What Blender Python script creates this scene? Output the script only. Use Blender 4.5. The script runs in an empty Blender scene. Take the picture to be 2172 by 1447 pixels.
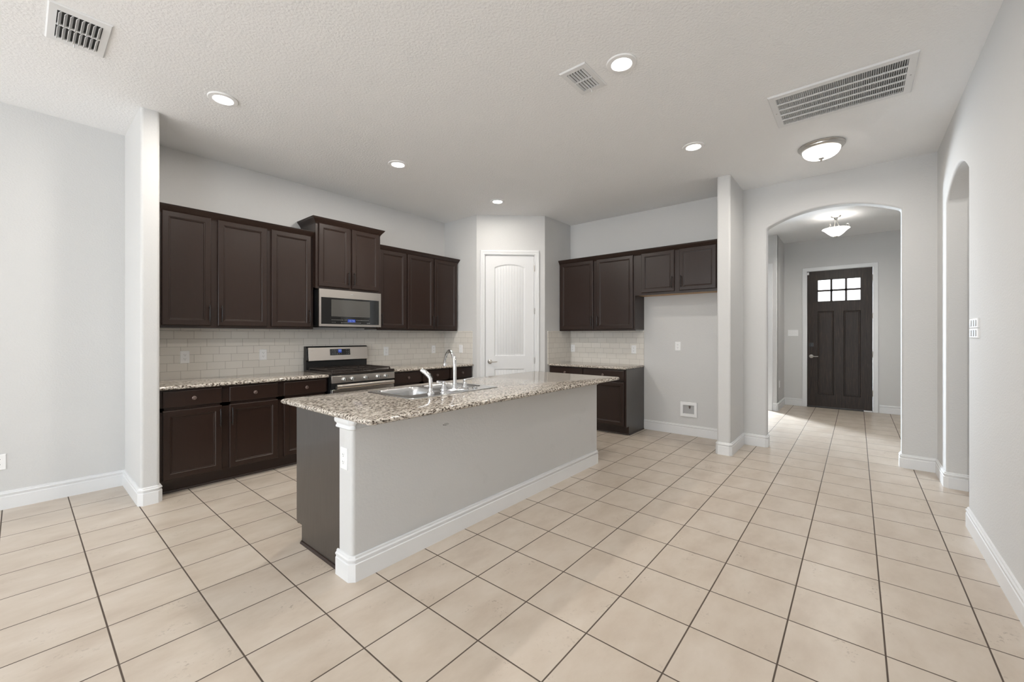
import bpy, bmesh, math, random
from mathutils import Vector, Matrix
PI = math.pi
random.seed(7)
sc = bpy.context.scene
COL = sc.collection

# ------------------------------------------------------------------ camera
cam = bpy.data.cameras.new('camera'); cam_o = bpy.data.objects.new('camera', cam); COL.objects.link(cam_o)
YAW = math.radians(39.762)
cam_o.location = (0, 0, 1.30)
cam_o.rotation_euler = (PI/2, 0, YAW - PI/2)
cam.sensor_width = 36.0; cam.lens = 873.5/2172*36.0
cam.shift_x = -4.79/2172; cam.shift_y = -11.02/2172
cam.clip_start = 0.05; cam.clip_end = 200
sc.camera = cam_o

# ------------------------------------------------------------------ world, view
w = bpy.data.worlds.new('sky'); sc.world = w; w.use_nodes = True
wb = w.node_tree.nodes['Background']; wb.inputs[0].default_value = (0.80, 0.90, 1.0, 1); wb.inputs[1].default_value = 1.0
sc.view_settings.view_transform = 'Standard'; sc.view_settings.look = 'None'
sc.view_settings.gamma = 1.0; sc.view_settings.use_curve_mapping = False
sc.view_settings.exposure = 0.13

# ------------------------------------------------------------------ daylight through the windows
def area(name, loc, direction, sx, sy, power, color, spread=180):
    l = bpy.data.lights.new(name, 'AREA'); l.shape = 'RECTANGLE'; l.size = sx; l.size_y = sy
    l.energy = power; l.color = color; l.spread = math.radians(spread)
    o = bpy.data.objects.new(name, l); COL.objects.link(o); o.location = loc
    o.rotation_euler = Vector(direction).to_track_quat('-Z', 'Y').to_euler()
    return o
DAY = (0.86, 0.935, 1.0)
WIN_X, YR_ = -5.6, -.587
area('daylight_patio', (WIN_X+.02, 3.75, 1.2), (1, 0, 0), 2.0, 2.1, 30, DAY)
area('daylight_middle', (WIN_X+.02, 1.75, 1.5), (1, 0, 0), 1.0, 1.6, 62, DAY)
area('added_side_fill', (-2.9, YR_+.02, 1.45), (0, 1, 0), 1.8, 1.5, 60, DAY)  # unseen fill added to brighten the island front
area('daylight_right', (WIN_X+.02, 0.25, 1.5), (1, 0, 0), 1.0, 1.6, 46, DAY)
area('daylight_study', (10.15, 3.0, 1.55), (-.71, -.66, -.42), 0.6, 1.3, 480, (.80, .90, 1.0))
sun = bpy.data.lights.new('sun', 'SUN'); sun.energy = 38; sun.angle = .009; sun.color = (.97, .98, 1)
sun_o = bpy.data.objects.new('sun', sun); COL.objects.link(sun_o); sun_o.rotation_euler = Vector((1, -.06, -.86)).to_track_quat('-Z', 'Y').to_euler()

# ------------------------------------------------------------------ materials
def lin(r, g, b):
    f = lambda c: (c/255/12.92) if c/255 <= .04045 else ((c/255+.055)/1.055)**2.4
    return (f(r), f(g), f(b), 1)
class NT:
    def __init__(s, name):
        s.m = bpy.data.materials.new(name); s.m.use_nodes = True
        s.t = s.m.node_tree; s.n = s.t.nodes; s.b = s.n['Principled BSDF']
        s.co = s.n.new('ShaderNodeTexCoord').outputs['Object']
    def node(s, t, **k):
        n = s.n.new(t)
        for a, v in k.items(): setattr(n, a, v)
        return n
    def link(s, a, b): s.t.links.new(a, b)
    def math(s, op, a, b=None, c=None):
        n = s.n.new('ShaderNodeMath'); n.operation = op
        for i, v in enumerate((a, b, c)):
            if v is None: continue
            if isinstance(v, (int, float)): n.inputs[i].default_value = v
            else: s.link(v, n.inputs[i])
        return n.outputs[0]
    def noise(s, scale, detail=2, rough=.5, vec=None, sc3=None):
        n = s.n.new('ShaderNodeTexNoise'); n.inputs['Scale'].default_value = scale
        n.inputs['Detail'].default_value = detail; n.inputs['Roughness'].default_value = rough
        v = vec or s.co
        if sc3:
            mp = s.n.new('ShaderNodeMapping'); mp.inputs['Scale'].default_value = sc3[:3]
            if len(sc3) > 3: mp.inputs['Rotation'].default_value = sc3[3]
            s.link(v, mp.inputs[0]); v = mp.outputs[0]
        s.link(v, n.inputs['Vector']); return n.outputs['Fac']
    def ramp(s, fac, stops, interp='LINEAR'):
        n = s.n.new('ShaderNodeValToRGB'); n.color_ramp.interpolation = interp
        e = n.color_ramp.elements
        while len(e) < len(stops): e.new(.5)
        for el, (p, c) in zip(e, stops): el.position = p; el.color = c
        s.link(fac, n.inputs[0]); return n.outputs[0]
    def mix(s, fac, a, b, blend='MIX'):
        n = s.n.new('ShaderNodeMix'); n.data_type = 'RGBA'; n.blend_type = blend
        for sock, v in ((n.inputs[0], fac), (n.inputs[6], a), (n.inputs[7], b)):
            if isinstance(v, (int, float)): sock.default_value = v
            elif isinstance(v, tuple): sock.default_value = v
            else: s.link(v, sock)
        return n.outputs[2]
    def bump(s, h, dist, strength=1):
        n = s.n.new('ShaderNodeBump'); n.inputs['Distance'].default_value = dist; n.inputs['Strength'].default_value = strength
        s.link(h, n.inputs['Height']); s.link(n.outputs[0], s.b.inputs['Normal'])
    def set(s, color=None, rough=.5, metal=0, spec=.5, coat=0, coat_rough=.1):
        if color is not None:
            if isinstance(color, tuple): s.b.inputs['Base Color'].default_value = color
            else: s.link(color, s.b.inputs['Base Color'])
        if isinstance(rough, (int, float)): s.b.inputs['Roughness'].default_value = rough
        else: s.link(rough, s.b.inputs['Roughness'])
        s.b.inputs['Metallic'].default_value = metal; s.b.inputs['Specular IOR Level'].default_value = spec
        s.b.inputs['Coat Weight'].default_value = coat; s.b.inputs['Coat Roughness'].default_value = coat_rough
        return s
def plain(name, color, rough=.5, metal=0, spec=.5, var=.05, scale=30, coat=0):
    t = NT(name); f = t.noise(scale, 3)
    c2 = tuple(min(1, c*(1-var)) for c in color[:3]) + (1,)
    t.set(t.mix(f, color, c2), rough, metal, spec, coat); return t.m
def paint(name, color, scale=85, h=.0022, rough=.75):
    t = NT(name)
    f = t.noise(2.0, 2)
    c2 = tuple(c*.97 for c in color[:3]) + (1,)
    t.set(t.mix(f, color, c2), rough, 0, .3)
    a = t.noise(scale, 3, .55); t.bump(a, h, .8); return t.m
def emit(name, color, strength, base=.8):
    t = NT(name); t.set((base, base, base, 1), .4)
    t.b.inputs['Emission Color'].default_value = color; t.b.inputs['Emission Strength'].default_value = strength; return t.m

M = {}
M['wall'] = paint('wall_paint', (.655, .652, .644, 1))
M['ceil'] = paint('ceiling_paint', (.88, .882, .885, 1), 62, .005)
def scuffed():
    t = NT('scuffed_wall_paint'); a = t.noise(75, 3, .55); t.bump(a, .0011, .8)
    sep = t.node('ShaderNodeSeparateXYZ'); t.link(t.co, sep.inputs[0]); n = t.noise(220, 3, .7)
    dx = t.math('DIVIDE', t.math('SUBTRACT', sep.outputs[0], 1.766), .026); dz = t.math('DIVIDE', t.math('SUBTRACT', sep.outputs[2], .727), .008)
    r = t.math('ADD', t.math('MULTIPLY', dx, dx), t.math('MULTIPLY', dz, dz))
    mk = t.math('MULTIPLY', t.math('LESS_THAN', r, 1.0), t.math('GREATER_THAN', n, .50))
    sm = t.math('MULTIPLY', t.math('MAXIMUM', t.math('SUBTRACT', t.noise(5, 3, .6), .62), 0.0), .9)
    c = t.mix(sm, (.655, .652, .644, 1), (.40, .39, .37, 1))
    t.set(t.mix(t.math('MULTIPLY', mk, .8), c, (.12, .11, .10, 1)), .75, 0, .3); return t.m
M['wall_scuffed'] = scuffed()
M['trim'] = plain('white_trim_paint', (.78, .785, .79, 1), .38, var=.03, scale=8)
M['door_white'] = plain('white_door_paint', (.76, .765, .77, 1), .42, var=.02, scale=8)
M['plastic'] = plain('white_plastic', (.88, .88, .88, 1), .35, var=.01)
M['slot'] = plain('dark_slot', (.03, .03, .03, 1), .6)
M['grey_plastic'] = plain('grey_plastic', (.45, .45, .45, 1), .5)
M['black'] = plain('black_enamel', (.012, .012, .012, 1), .28)
M['blackglass'] = plain('black_glass', (.010, .010, .010, 1), .06, spec=.6)
M['iron'] = plain('cast_iron', (.030, .022, .018, 1), .55)
M['cooktop'] = plain('brown_black_cooktop', (.024, .017, .014, 1), .22)
M['chrome'] = plain('polished_chrome', (.82, .83, .85, 1), .07, 1, var=.01)
M['nickel'] = plain('brushed_nickel', (.55, .53, .50, 1), .28, 1, var=.04)
M['bronze'] = plain('oil_rubbed_bronze', (.022, .018, .017, 1), .30, .35)
M['pewter'] = plain('aged_pewter', (.22, .17, .155, 1), .32, 1, var=.3, scale=200)
M['vent_shade'] = plain('dark_vent_shade', (.035, .034, .032, 1), .8)  # dark colour standing in for the shade inside the vents
M['raw_wood'] = plain('raw_cabinet_underside', lin(196, 160, 120), .7, var=.2, scale=12)

def steel():
    t = NT('stainless_steel'); f = t.noise(40, 3, .6, sc3=(.15, 1, 12))
    t.set(t.mix(f, (.60, .56, .52, 1), (.52, .485, .45, 1)), t.math('MULTIPLY_ADD', f, .12, .24), 1); return t.m
M['steel'] = steel()
def sinksteel():
    t = NT('sink_steel'); f = t.noise(60, 3, .6, sc3=(8, .3, 1))
    t.set(t.mix(f, (.66, .66, .66, 1), (.58, .58, .58, 1)), t.math('MULTIPLY_ADD', f, .10, .20), 1); return t.m
M['sink'] = sinksteel()
def cabinet_mat(name, c1, c2, rough=.30, coat=.16):
    t = NT(name); g = t.noise(14, 4, .6, sc3=(7, 7, .5))
    g2 = t.noise(2.2, 2)
    c = t.mix(g, c1, c2)
    t.set(t.mix(t.math('MULTIPLY', g2, .3), c, c2), t.math('MULTIPLY_ADD', g, .08, rough), 0, .36)
    t.b.inputs['Coat Weight'].default_value = coat; t.b.inputs['Coat Roughness'].default_value = .22
    t.bump(g, .0002, .3); return t.m
M['espresso'] = cabinet_mat('espresso_wood', (.030, .0148, .0098, 1), (.018, .0090, .0063, 1), .31)
M['end_panel'] = cabinet_mat('satin_end_panel', (.034, .026, .022, 1), (.026, .020, .017, 1), .36, .75)
def frontdoor():
    t = NT('dark_stained_wood'); g = t.noise(9, 5, .62, sc3=(9, 9, .55)); d = t.noise(3, 3)
    c = t.ramp(g, [(.30, (.012, .0075, .0055, 1)), (.58, (.036, .022, .015, 1)), (.78, (.085, .050, .031, 1))])
    t.set(t.mix(t.math('MULTIPLY', d, .5), c, (.016, .0125, .011, 1)), .40, 0, .3); t.bump(g, .0006, .5); return t.m
M['front_door'] = frontdoor()

def floor_mat():
    t = NT('beige_floor_tile')
    S, OX, OY, G = .3331, .2518, .2430, .0062
    sep = t.node('ShaderNodeSeparateXYZ'); t.link(t.co, sep.inputs[0])
    u = t.math('DIVIDE', t.math('SUBTRACT', sep.outputs[0], OX), S)
    v = t.math('DIVIDE', t.math('SUBTRACT', sep.outputs[1], OY), S)
    def edge(a):
        f = t.math('FRACT', a); return t.math('MULTIPLY', t.math('MINIMUM', f, t.math('SUBTRACT', 1.0, f)), S)
    e = t.math('MINIMUM', edge(u), edge(v))
    grout = t.math('SUBTRACT', 1.0, t.math('SMOOTH_MIN', t.math('MAXIMUM', t.math('DIVIDE', t.math('SUBTRACT', e, G*.36), G*.28), 0.0), 1.0, .05))
    cmb = t.node('ShaderNodeCombineXYZ'); t.link(t.math('FLOOR', u), cmb.inputs[0]); t.link(t.math('FLOOR', v), cmb.inputs[1])
    wn = t.node('ShaderNodeTexWhiteNoise', noise_dimensions='2D'); t.link(cmb.outputs[0], wn.inputs[0])
    # each tile shows its own piece of the cloudy pattern
    addv = t.node('ShaderNodeVectorMath', operation='MULTIPLY_ADD'); t.link(wn.outputs['Color'], addv.inputs[0])
    addv.inputs[1].default_value = (7, 7, 7); t.link(t.co, addv.inputs[2])
    n1 = t.noise(3.2, 5, .6, vec=addv.outputs[0], sc3=(1, 1.9, 1, (0, 0, .6)))
    n2 = t.noise(55, 4, .65, vec=addv.outputs[0])
    n3 = t.noise(4.6, 2, .5, vec=addv.outputs[0], sc3=(1, 1.6, 1, (0, 0, .7)))
    base = t.ramp(n1, [(.27, lin(182, 168, 153)), (.5, lin(196, 184, 170)), (.75, lin(206, 196, 184))])
    base = t.mix(t.math('MULTIPLY', wn.outputs['Value'], .22), base, lin(197, 184, 169))
    pits = t.math('MULTIPLY', t.math('GREATER_THAN', n2, .60), t.math('MULTIPLY', t.math('MAXIMUM', t.math('SUBTRACT', n3, .56), 0.0), 2.6))
    base = t.mix(pits, base, lin(120, 106, 92))
    col = t.mix(grout, base, lin(82, 71, 62))
    t.set(col, t.math('MULTIPLY_ADD', grout, .5, .33), 0, .42)
    t.bump(t.math('SUBTRACT', 1.0, grout), .0012, .6)
    return t.m
M['floor'] = floor_mat()

def subway(name, axis):
    t = NT(name)
    sep = t.node('ShaderNodeSeparateXYZ'); t.link(t.co, sep.inputs[0])
    H_, W_ = .0763, .1530
    r = t.math('DIVIDE', t.math('SUBTRACT', sep.outputs[2], .8895), H_)
    row = t.math('FLOOR', r)
    u = t.math('DIVIDE', t.math('SUBTRACT', t.math('SUBTRACT', sep.outputs[axis], .056), t.math('MULTIPLY', row, W_/3)), W_)
    def edge(a, s):
        f = t.math('FRACT', a); return t.math('MULTIPLY', t.math('MINIMUM', f, t.math('SUBTRACT', 1.0, f)), s)
    e = t.math('MINIMUM', edge(u, W_), edge(r, H_))
    tile = t.math('MINIMUM', t.math('DIVIDE', e, .0018), 1.0)
    hgt = t.math('MINIMUM', t.math('DIVIDE', e, .0035), 1.0)
    cmb = t.node('ShaderNodeCombineXYZ'); t.link(t.math('FLOOR', u), cmb.inputs[0]); t.link(row, cmb.inputs[1])
    wn = t.node('ShaderNodeTexWhiteNoise', noise_dimensions='2D'); t.link(cmb.outputs[0], wn.inputs[0])
    c = t.mix(wn.outputs['Value'], (.75, .715, .66, 1), (.71, .675, .62, 1))
    t.set(t.mix(tile, (.20, .17, .145, 1), c), t.math('MULTIPLY_ADD', tile, -.5, .68), 0, .5)
    t.bump(hgt, .0012, .5); return t.m
M['subway_x'] = subway('subway_tile_long_wall', 0)
M['subway_y'] = subway('subway_tile_cross_wall', 1)

def granite():
    t = NT('speckled_granite')
    rot = (1, 2.0, 1.5, (0, 0, .75))
    a = t.noise(58, 5, .62, sc3=rot); b = t.noise(34, 4, .6, sc3=rot); c = t.noise(120, 3, .6)
    col = t.ramp(a, [(.38, (.030, .022, .017, 1)), (.435, (.13, .10, .08, 1)), (.48, (.42, .37, .31, 1)), (.56, (.66, .61, .54, 1)), (.70, (.78, .74, .69, 1))])
    col = t.mix(t.math('MULTIPLY', t.math('GREATER_THAN', b, .60), .55), col, (.27, .235, .20, 1))
    col = t.mix(t.math('MULTIPLY', t.math('GREATER_THAN', c, .66), .8), col, (.04, .032, .028, 1))
    t.set(col, .09, 0, .6); return t.m
M['granite'] = granite()

def glass_pane():
    t = NT('clear_glass'); out = [n for n in t.n if n.type == 'OUTPUT_MATERIAL'][0]
    tr = t.node('ShaderNodeBsdfTransparent'); gl = t.node('ShaderNodeBsdfGlossy'); gl.inputs['Roughness'].default_value = .03
    fr = t.node('ShaderNodeFresnel'); fr.inputs[0].default_value = 1.45; mx = t.node('ShaderNodeMixShader')
    t.link(fr.outputs[0], mx.inputs[0]); t.link(tr.outputs[0], mx.inputs[1]); t.link(gl.outputs[0], mx.inputs[2]); t.link(mx.outputs[0], out.inputs[0]); return t.m
M['glass'] = glass_pane()
M['lens'] = emit('lit_downlight_lens', (1, .985, .95, 1), 14)
M['bowl'] = emit('lit_frosted_glass', (1, .95, .88, 1), 2.0)
M['dome'] = emit('lit_dome_glass', (1, .96, .90, 1), 2.3)
M['display'] = emit('blue_clock_display', (.03, .09, .60, 1), .55, .02)
M['digits'] = emit('pale_clock_digits', (.40, .58, 1, 1), .55, .05)
M['marks'] = plain('pale_printed_marks', (.30, .30, .30, 1), .5)
M['logo'] = plain('bright_badge', (.88, .88, .88, 1), .15, 1)
M['grass'] = plain('dry_lawn', (.22, .24, .14, 1), .9)
M['siding'] = plain('pale_siding', (.62, .62, .64, 1), .8)
M['shingle'] = plain('grey_shingles', (.38, .38, .42, 1), .9)

# ------------------------------------------------------------------ mesh helpers
class MB:
    def __init__(s): s.v = []; s.f = []
    def add(s, vs, fs):
        o = len(s.v); s.v += [tuple(v) for v in vs]; s.f += [tuple(i+o for i in f) for f in fs]; return s
    def box(s, x0, x1, y0, y1, z0, z1):
        return s.add([(x, y, z) for z in (z0, z1) for y in (y0, y1) for x in (x0, x1)],
            [(0, 2, 3, 1), (4, 5, 7, 6), (0, 1, 5, 4), (2, 6, 7, 3), (0, 4, 6, 2), (1, 3, 7, 5)])
    def loft(s, loops, cap0=False, cap1=False, closed=True):
        n = len(loops[0]); vs = [p for l in loops for p in l]; fs = []
        for i in range(len(loops)-1):
            for j in range(n if closed else n-1):
                a, b = i*n+j, i*n+(j+1) % n
                fs.append((a, b, b+n, a+n))
        if cap0: fs.append(tuple(range(n-1, -1, -1)))
        if cap1: fs.append(tuple(range((len(loops)-1)*n, len(loops)*n)))
        return s.add(vs, fs)
    def prism(s, poly, fn, d0, d1):
        n = len(poly)
        vs = [fn(a, b, d0) for a, b in poly] + [fn(a, b, d1) for a, b in poly]
        fs = [tuple(range(n-1, -1, -1)), tuple(range(n, 2*n))] + [(i, (i+1) % n, (i+1) % n+n, i+n) for i in range(n)]
        return s.add(vs, fs)
    def tube(s, pts, r, seg=12, cap=True, up=None):
        pts = [Vector(p) for p in pts]; n = len(pts)
        rs = r if isinstance(r, (list, tuple)) else [r]*n
        loops = []; u = None
        for i, p in enumerate(pts):
            d = (pts[min(i+1, n-1)] - pts[max(i-1, 0)]).normalized()
            if u is None:
                u = d.orthogonal().normalized() if up is None else (Vector(up) - d*d.dot(Vector(up))).normalized()
            else:
                u = (u - d*d.dot(u)).normalized()
            v = d.cross(u)
            loops.append([tuple(p + rs[i]*(math.cos(2*PI*k/seg)*u + math.sin(2*PI*k/seg)*v)) for k in range(seg)])
        return s.loft(loops, cap, cap)
    def lathe(s, prof, c=(0, 0, 0), axis='z', seg=32):
        loops = []
        for r, h in prof:
            r = max(r, 1e-4); l = []
            for k in range(seg):
                a = 2*PI*k/seg; x, y = r*math.cos(a), r*math.sin(a)
                p = {'z': (x, y, h), 'y': (x, h, y), 'x': (h, x, y)}[axis]
                l.append((p[0]+c[0], p[1]+c[1], p[2]+c[2]))
            loops.append(l)
        return s.loft(loops, True, True)
    def sweep(s, path, prof, side=1, chamfer=0.0):
        """profile (outward distance, z) swept along a plan polyline; side +1 = left of travel"""
        P = [Vector((p[0], p[1])) for p in path]
        if chamfer:
            Q = [P[0]]
            for i in range(1, len(P)-1):
                a, b = (P[i]-P[i-1]).normalized(), (P[i+1]-P[i]).normalized()
                cr = (a.x*b.y - a.y*b.x)*side
                if cr < -.3: Q += [P[i]-a*chamfer, P[i]+b*chamfer]
                else: Q.append(P[i])
            P = Q + [P[-1]]
        N = []
        for i in range(len(P)-1):
            d = (P[i+1]-P[i]).normalized(); N.append(Vector((-d.y, d.x))*side)
        loops = []
        for i, p in enumerate(P):
            if i == 0: m = N[0]
            elif i == len(P)-1: m = N[-1]
            else: m = (N[i-1]+N[i])/(1+N[i-1].dot(N[i]))
            loops.append([(p.x+m.x*d, p.y+m.y*d, z) for d, z in prof])
        return s.loft(loops, True, True)
    def build(s, name, mat, parent=None, bevel=0, seg=2, smooth=35, loc=None, angle=30):
        me = bpy.data.meshes.new(name); me.from_pydata(s.v, [], s.f)
        bm = bmesh.new(); bm.from_mesh(me); bmesh.ops.recalc_face_normals(bm, faces=bm.faces[:]); bm.to_mesh(me); bm.free()
        o = bpy.data.objects.new(name, me); COL.objects.link(o)
        if mat is not None: me.materials.append(mat)
        if smooth:
            me.polygons.foreach_set('use_smooth', [True]*len(me.polygons)); me.set_sharp_from_angle(angle=math.radians(smooth))
        if bevel:
            b = o.modifiers.new('bevel', 'BEVEL'); b.width = bevel; b.segments = seg; b.limit_method = 'ANGLE'; b.angle_limit = math.radians(angle)
        if parent is not None: o.parent = parent
        if loc is not None: o.location = loc
        return o
def rrect(x0, x1, y0, y1, r, z, n=5):
    out = []
    for cx, cy, a0 in ((x1-r, y1-r, 0), (x0+r, y1-r, 90), (x0+r, y0+r, 180), (x1-r, y0+r, 270)):
        for k in range(n+1):
            a = math.radians(a0+90*k/n); out.append((cx+r*math.cos(a), cy+r*math.sin(a), z))
    return out
def tag(o, label=None, cat=None, group=None, kind=None):
    if label: o['label'] = label
    if cat: o['category'] = cat
    if group: o['group'] = group
    if kind: o['kind'] = kind
    return o
def thing(name, label, cat, loc, rz=0, group=None, kind=None):
    o = bpy.data.objects.new(name, None); COL.objects.link(o); o.location = loc; o.rotation_euler = (0, 0, rz)
    o.empty_display_size = .1
    return tag(o, label, cat, group, kind)
def struct(name, mb, mat, label, cat, **k):
    return tag(mb.build(name, mat, **k), label, cat, kind='structure')
def dup(root, loc, rz, label, group=None):
    r = root.copy(); COL.objects.link(r); r.location = loc; r.rotation_euler = (0, 0, rz); r['label'] = label
    if group: r['group'] = group
    for ch in list(root.children):
        c = ch.copy(); COL.objects.link(c); c.parent = r
        for g in ch.children:
            d = g.copy(); COL.objects.link(d); d.parent = c
    return r

# ------------------------------------------------------------------ dimensions (metres)
CH = 3.048
YL, YR = 4.915, -.587          # long walls
XF, XA = 5.595, 5.570          # fridge wall, arch wall
XD = 9.27                      # front door wall
ZB, ZT = -.04, CH+.04

# ------------------------------------------------------------------ floor, ceiling
struct('floor', MB().box(WIN_X-.2, 13, -2.2, 5.2, -.1, 0), M['floor'], 'beige square ceramic tile floor with dark grout lines', 'floor', smooth=0)
struct('ceiling', MB().box(WIN_X-.2, 11.2, -2.2, 5.2, CH, CH+.12), M['ceil'], 'white textured ceiling over the whole kitchen', 'ceiling', smooth=0)

# ------------------------------------------------------------------ walls
W = M['wall']
struct('wall_left', MB().box(WIN_X-.1, XF+.1, YL, YL+.12, ZB, ZT), W, 'long pale grey wall behind the range', 'wall', smooth=0)
struct('wall_stub', MB().box(.59, .705, 4.195, YL+.03, ZB, ZT), W, 'short white wall stub beside the left base cabinets', 'wall', bevel=.02, seg=4)
# right wall with arched passage
def arch_poly(a0, a1, b0, b1, zs, rise, n=24):
    """outline of a wall a0..a1 with an arched opening b0..b1 reaching the floor"""
    half = (b1-b0)/2; R = (half*half+rise*rise)/(2*rise); cz = zs+rise-R; cm = (b0+b1)/2; th = math.asin(half/R)
    arc = [(cm+R*math.sin(-th+2*th*k/n), cz+R*math.cos(-th+2*th*k/n)) for k in range(n+1)]
    return [(a0, ZB), (b0, ZB)] + arc + [(b1, ZB), (a1, ZB), (a1, ZT), (a0, ZT)]
wr = MB()
for q in ((WIN_X-.1, -3.8, ZB, ZT), (-3.8, -2.0, ZB, .7), (-3.8, -2.0, 2.2, ZT)): wr.box(q[0], q[1], YR-.14, YR, q[2], q[3])  # opening for the unseen window added with the side fill
struct('wall_right_rear', wr, W, 'right wall with an added fill window behind the viewer', 'wall', smooth=0)
struct('wall_right', MB().prism(arch_poly(-2.0, XA+.12, 4.152, 5.075, 2.44, .165), lambda a, b, d: (a, d, b), YR-.14, YR), W,
       'pale grey right wall with a narrow arched passage', 'wall', bevel=.018, seg=3)
struct('wall_hall', MB().prism(arch_poly(-.75, 1.16, -.340, .810, 2.556, .148), lambda a, b, d: (d, a, b), XA, XA+.135), W,
       'pale wall with the wide arch to the front door', 'wall', bevel=.018, seg=3)
struct('wall_pier', MB().box(4.92, XF+.05, 1.052, 1.187, ZB, ZT), W, 'narrow wall pier between fridge space and front hall', 'wall', bevel=.018, seg=3)
struct('wall_fridge', MB().box(XF, XF+.11, 1.06, YL+.05, ZB, ZT), W, 'grey wall behind the empty fridge space', 'wall', smooth=0)
PA, PB = Vector((4.220, 4.218)), Vector((4.897, 3.495))
struct('wall_pantry_left', MB().box(4.220, 4.32, 4.2185, YL+.03, ZB, ZT), W, 'short pantry wall at the end of the range run', 'wall', smooth=0)
struct('wall_pantry_right', MB().box(4.8975, XF+.03, 3.495, 3.595, ZB, ZT), W, 'short pantry wall beside the fridge side cabinets', 'wall', smooth=0)
# diagonal pantry wall with its door opening, local frame: x along the wall, -y towards the room
PD = (PB-PA).normalized(); PANG = math.atan2(PD.y, PD.x); PL = (PB-PA).length
def pantry_obj(o): o.location = (PA.x, PA.y, 0); o.rotation_euler = (0, 0, PANG); return o
DW0, DW1, DH = .113, .848, 2.478
pw = MB().prism([(0, ZB), (DW0, ZB), (DW0, DH), (DW1, DH), (DW1, ZB), (PL, ZB), (PL, ZT), (0, ZT)], lambda a, b, d: (a, d, b), 0, .10)
pantry_obj(struct('wall_pantry', pw, W, 'diagonal corner pantry wall around the white door', 'wall', smooth=0))

# foyer and study beyond the arch
def wall_with_holes_x(x0, x1, a0, a1, holes):
    """wall in a plane of constant x, holes (y0,y1,z0,z1) side by side in y"""
    m = MB(); y = a0
    for (h0, h1, z0, z1) in sorted(holes):
        m.box(x0, x1, y, h0, ZB, ZT)
        if z0 > 0: m.box(x0, x1, h0, h1, ZB, z0)
        m.box(x0, x1, h0, h1, z1, ZT); y = h1
    m.box(x0, x1, y, a1, ZB, ZT); return m
FD0, FD1, FDH = -.222, .720, 2.490
struct('wall_front', wall_with_holes_x(XD, XD+.14, -1.5, 1.1, [(FD0, FD1, -1, FDH)]), W, 'greige foyer wall around the front door', 'wall', smooth=0)
struct('wall_foyer_left', MB().box(8.43, XD+.05, 1.06, 1.18, ZB, ZT), W, 'short foyer wall left of the front door', 'wall', smooth=0)
struct('wall_study', wall_with_holes_x(8.375, 8.49, 1.06, 4.0, [(1.205, 2.05, -1, 2.485)]), W, 'foyer wall with the study doorway on the left', 'wall', bevel=.015, seg=2)
struct('wall_foyer_right', MB().box(XA+.1, XD+.1, -1.45, -1.33, ZB, ZT), W, 'foyer side wall right of the front door', 'wall', smooth=0)
struct('wall_hall_left', MB().box(XF+.1, 10.4, 3.9, 4.02, ZB, ZT), W, 'far side wall of the hall and study', 'wall', smooth=0)
struct('wall_study_front', wall_with_holes_x(10.3, 10.42, 1.1, 4.0, [(2.45, 3.45, .8, 2.3)]), W, 'study front wall with its window', 'wall', smooth=0)
struct('wall_passage', MB().box(3.6, XA+.1, -1.9, -1.8, ZB, ZT), W, 'wall across the side passage', 'wall', smooth=0)
struct('wall_passage_end', MB().box(XA+.02, XA+.12, -1.85, -.70, ZB, ZT), W, 'end wall of the side passage', 'wall', smooth=0)
struct('wall_passage_near', MB().box(3.6, 3.7, -1.85, -.70, ZB, ZT), W, 'near wall of the side passage', 'wall', smooth=0)
struct('wall_back', wall_with_holes_x(WIN_X-.12, WIN_X, YR-.1, YL+.05, [(-.25, .75, .7, 2.3), (1.25, 2.25, .7, 2.3), (2.75, 4.75, .05, 2.2)]), W,
       'window wall behind the viewer', 'wall', smooth=0)
for k, (a, b, c, d) in enumerate([(-.25, .75, .7, 2.3), (1.25, 2.25, .7, 2.3), (2.75, 4.75, .05, 2.2)]):
    fr = MB(); x0, x1 = WIN_X-.08, WIN_X-.03
    fr.box(x0, x1, a, a+.05, c, d); fr.box(x0, x1, b-.05, b, c, d); fr.box(x0, x1, a, b, c, c+.05); fr.box(x0, x1, a, b, d-.05, d)
    fr.box(x0, x1, (a+b)/2-.025, (a+b)/2+.025, c, d)
    wn = struct('window_%d' % (k+1), fr, M['trim'], ['white framed window at the right of the back wall', 'white framed window in the middle of the back wall', 'white sliding patio door at the left of the back wall'][k], 'window', smooth=0)
    MB().box(WIN_X-.058, WIN_X-.052, a+.05, b-.05, c+.05, d-.05).build('pane', M['glass'], wn, smooth=0)
fr = MB()
for q in ((-3.8, -3.75, .7, 2.2), (-2.05, -2.0, .7, 2.2), (-2.92, -2.88, .7, 2.2), (-3.8, -2.0, .7, .75), (-3.8, -2.0, 2.15, 2.2)): fr.box(q[0], q[1], YR-.09, YR-.04, q[2], q[3])
wn = struct('window_5', fr, M['trim'], 'white framed window added for fill in the right wall behind the viewer', 'window', smooth=0)  # unseen window, added to go with the side fill
MB().box(-3.75, -2.05, YR-.068, YR-.062, .75, 2.15).build('pane', M['glass'], wn, smooth=0)
fr = MB()
for q in ((2.45, 2.5, .8, 2.3), (3.4, 3.45, .8, 2.3), (2.45, 3.45, .8, .85), (2.45, 3.45, 2.25, 2.3)): fr.box(10.33, 10.38, *q)
wn = struct('window_4', fr, M['trim'], 'white framed window of the study', 'window', smooth=0)
MB().box(10.352, 10.358, 2.5, 3.4, .85, 2.25).build('pane', M['glass'], wn, smooth=0)

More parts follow.
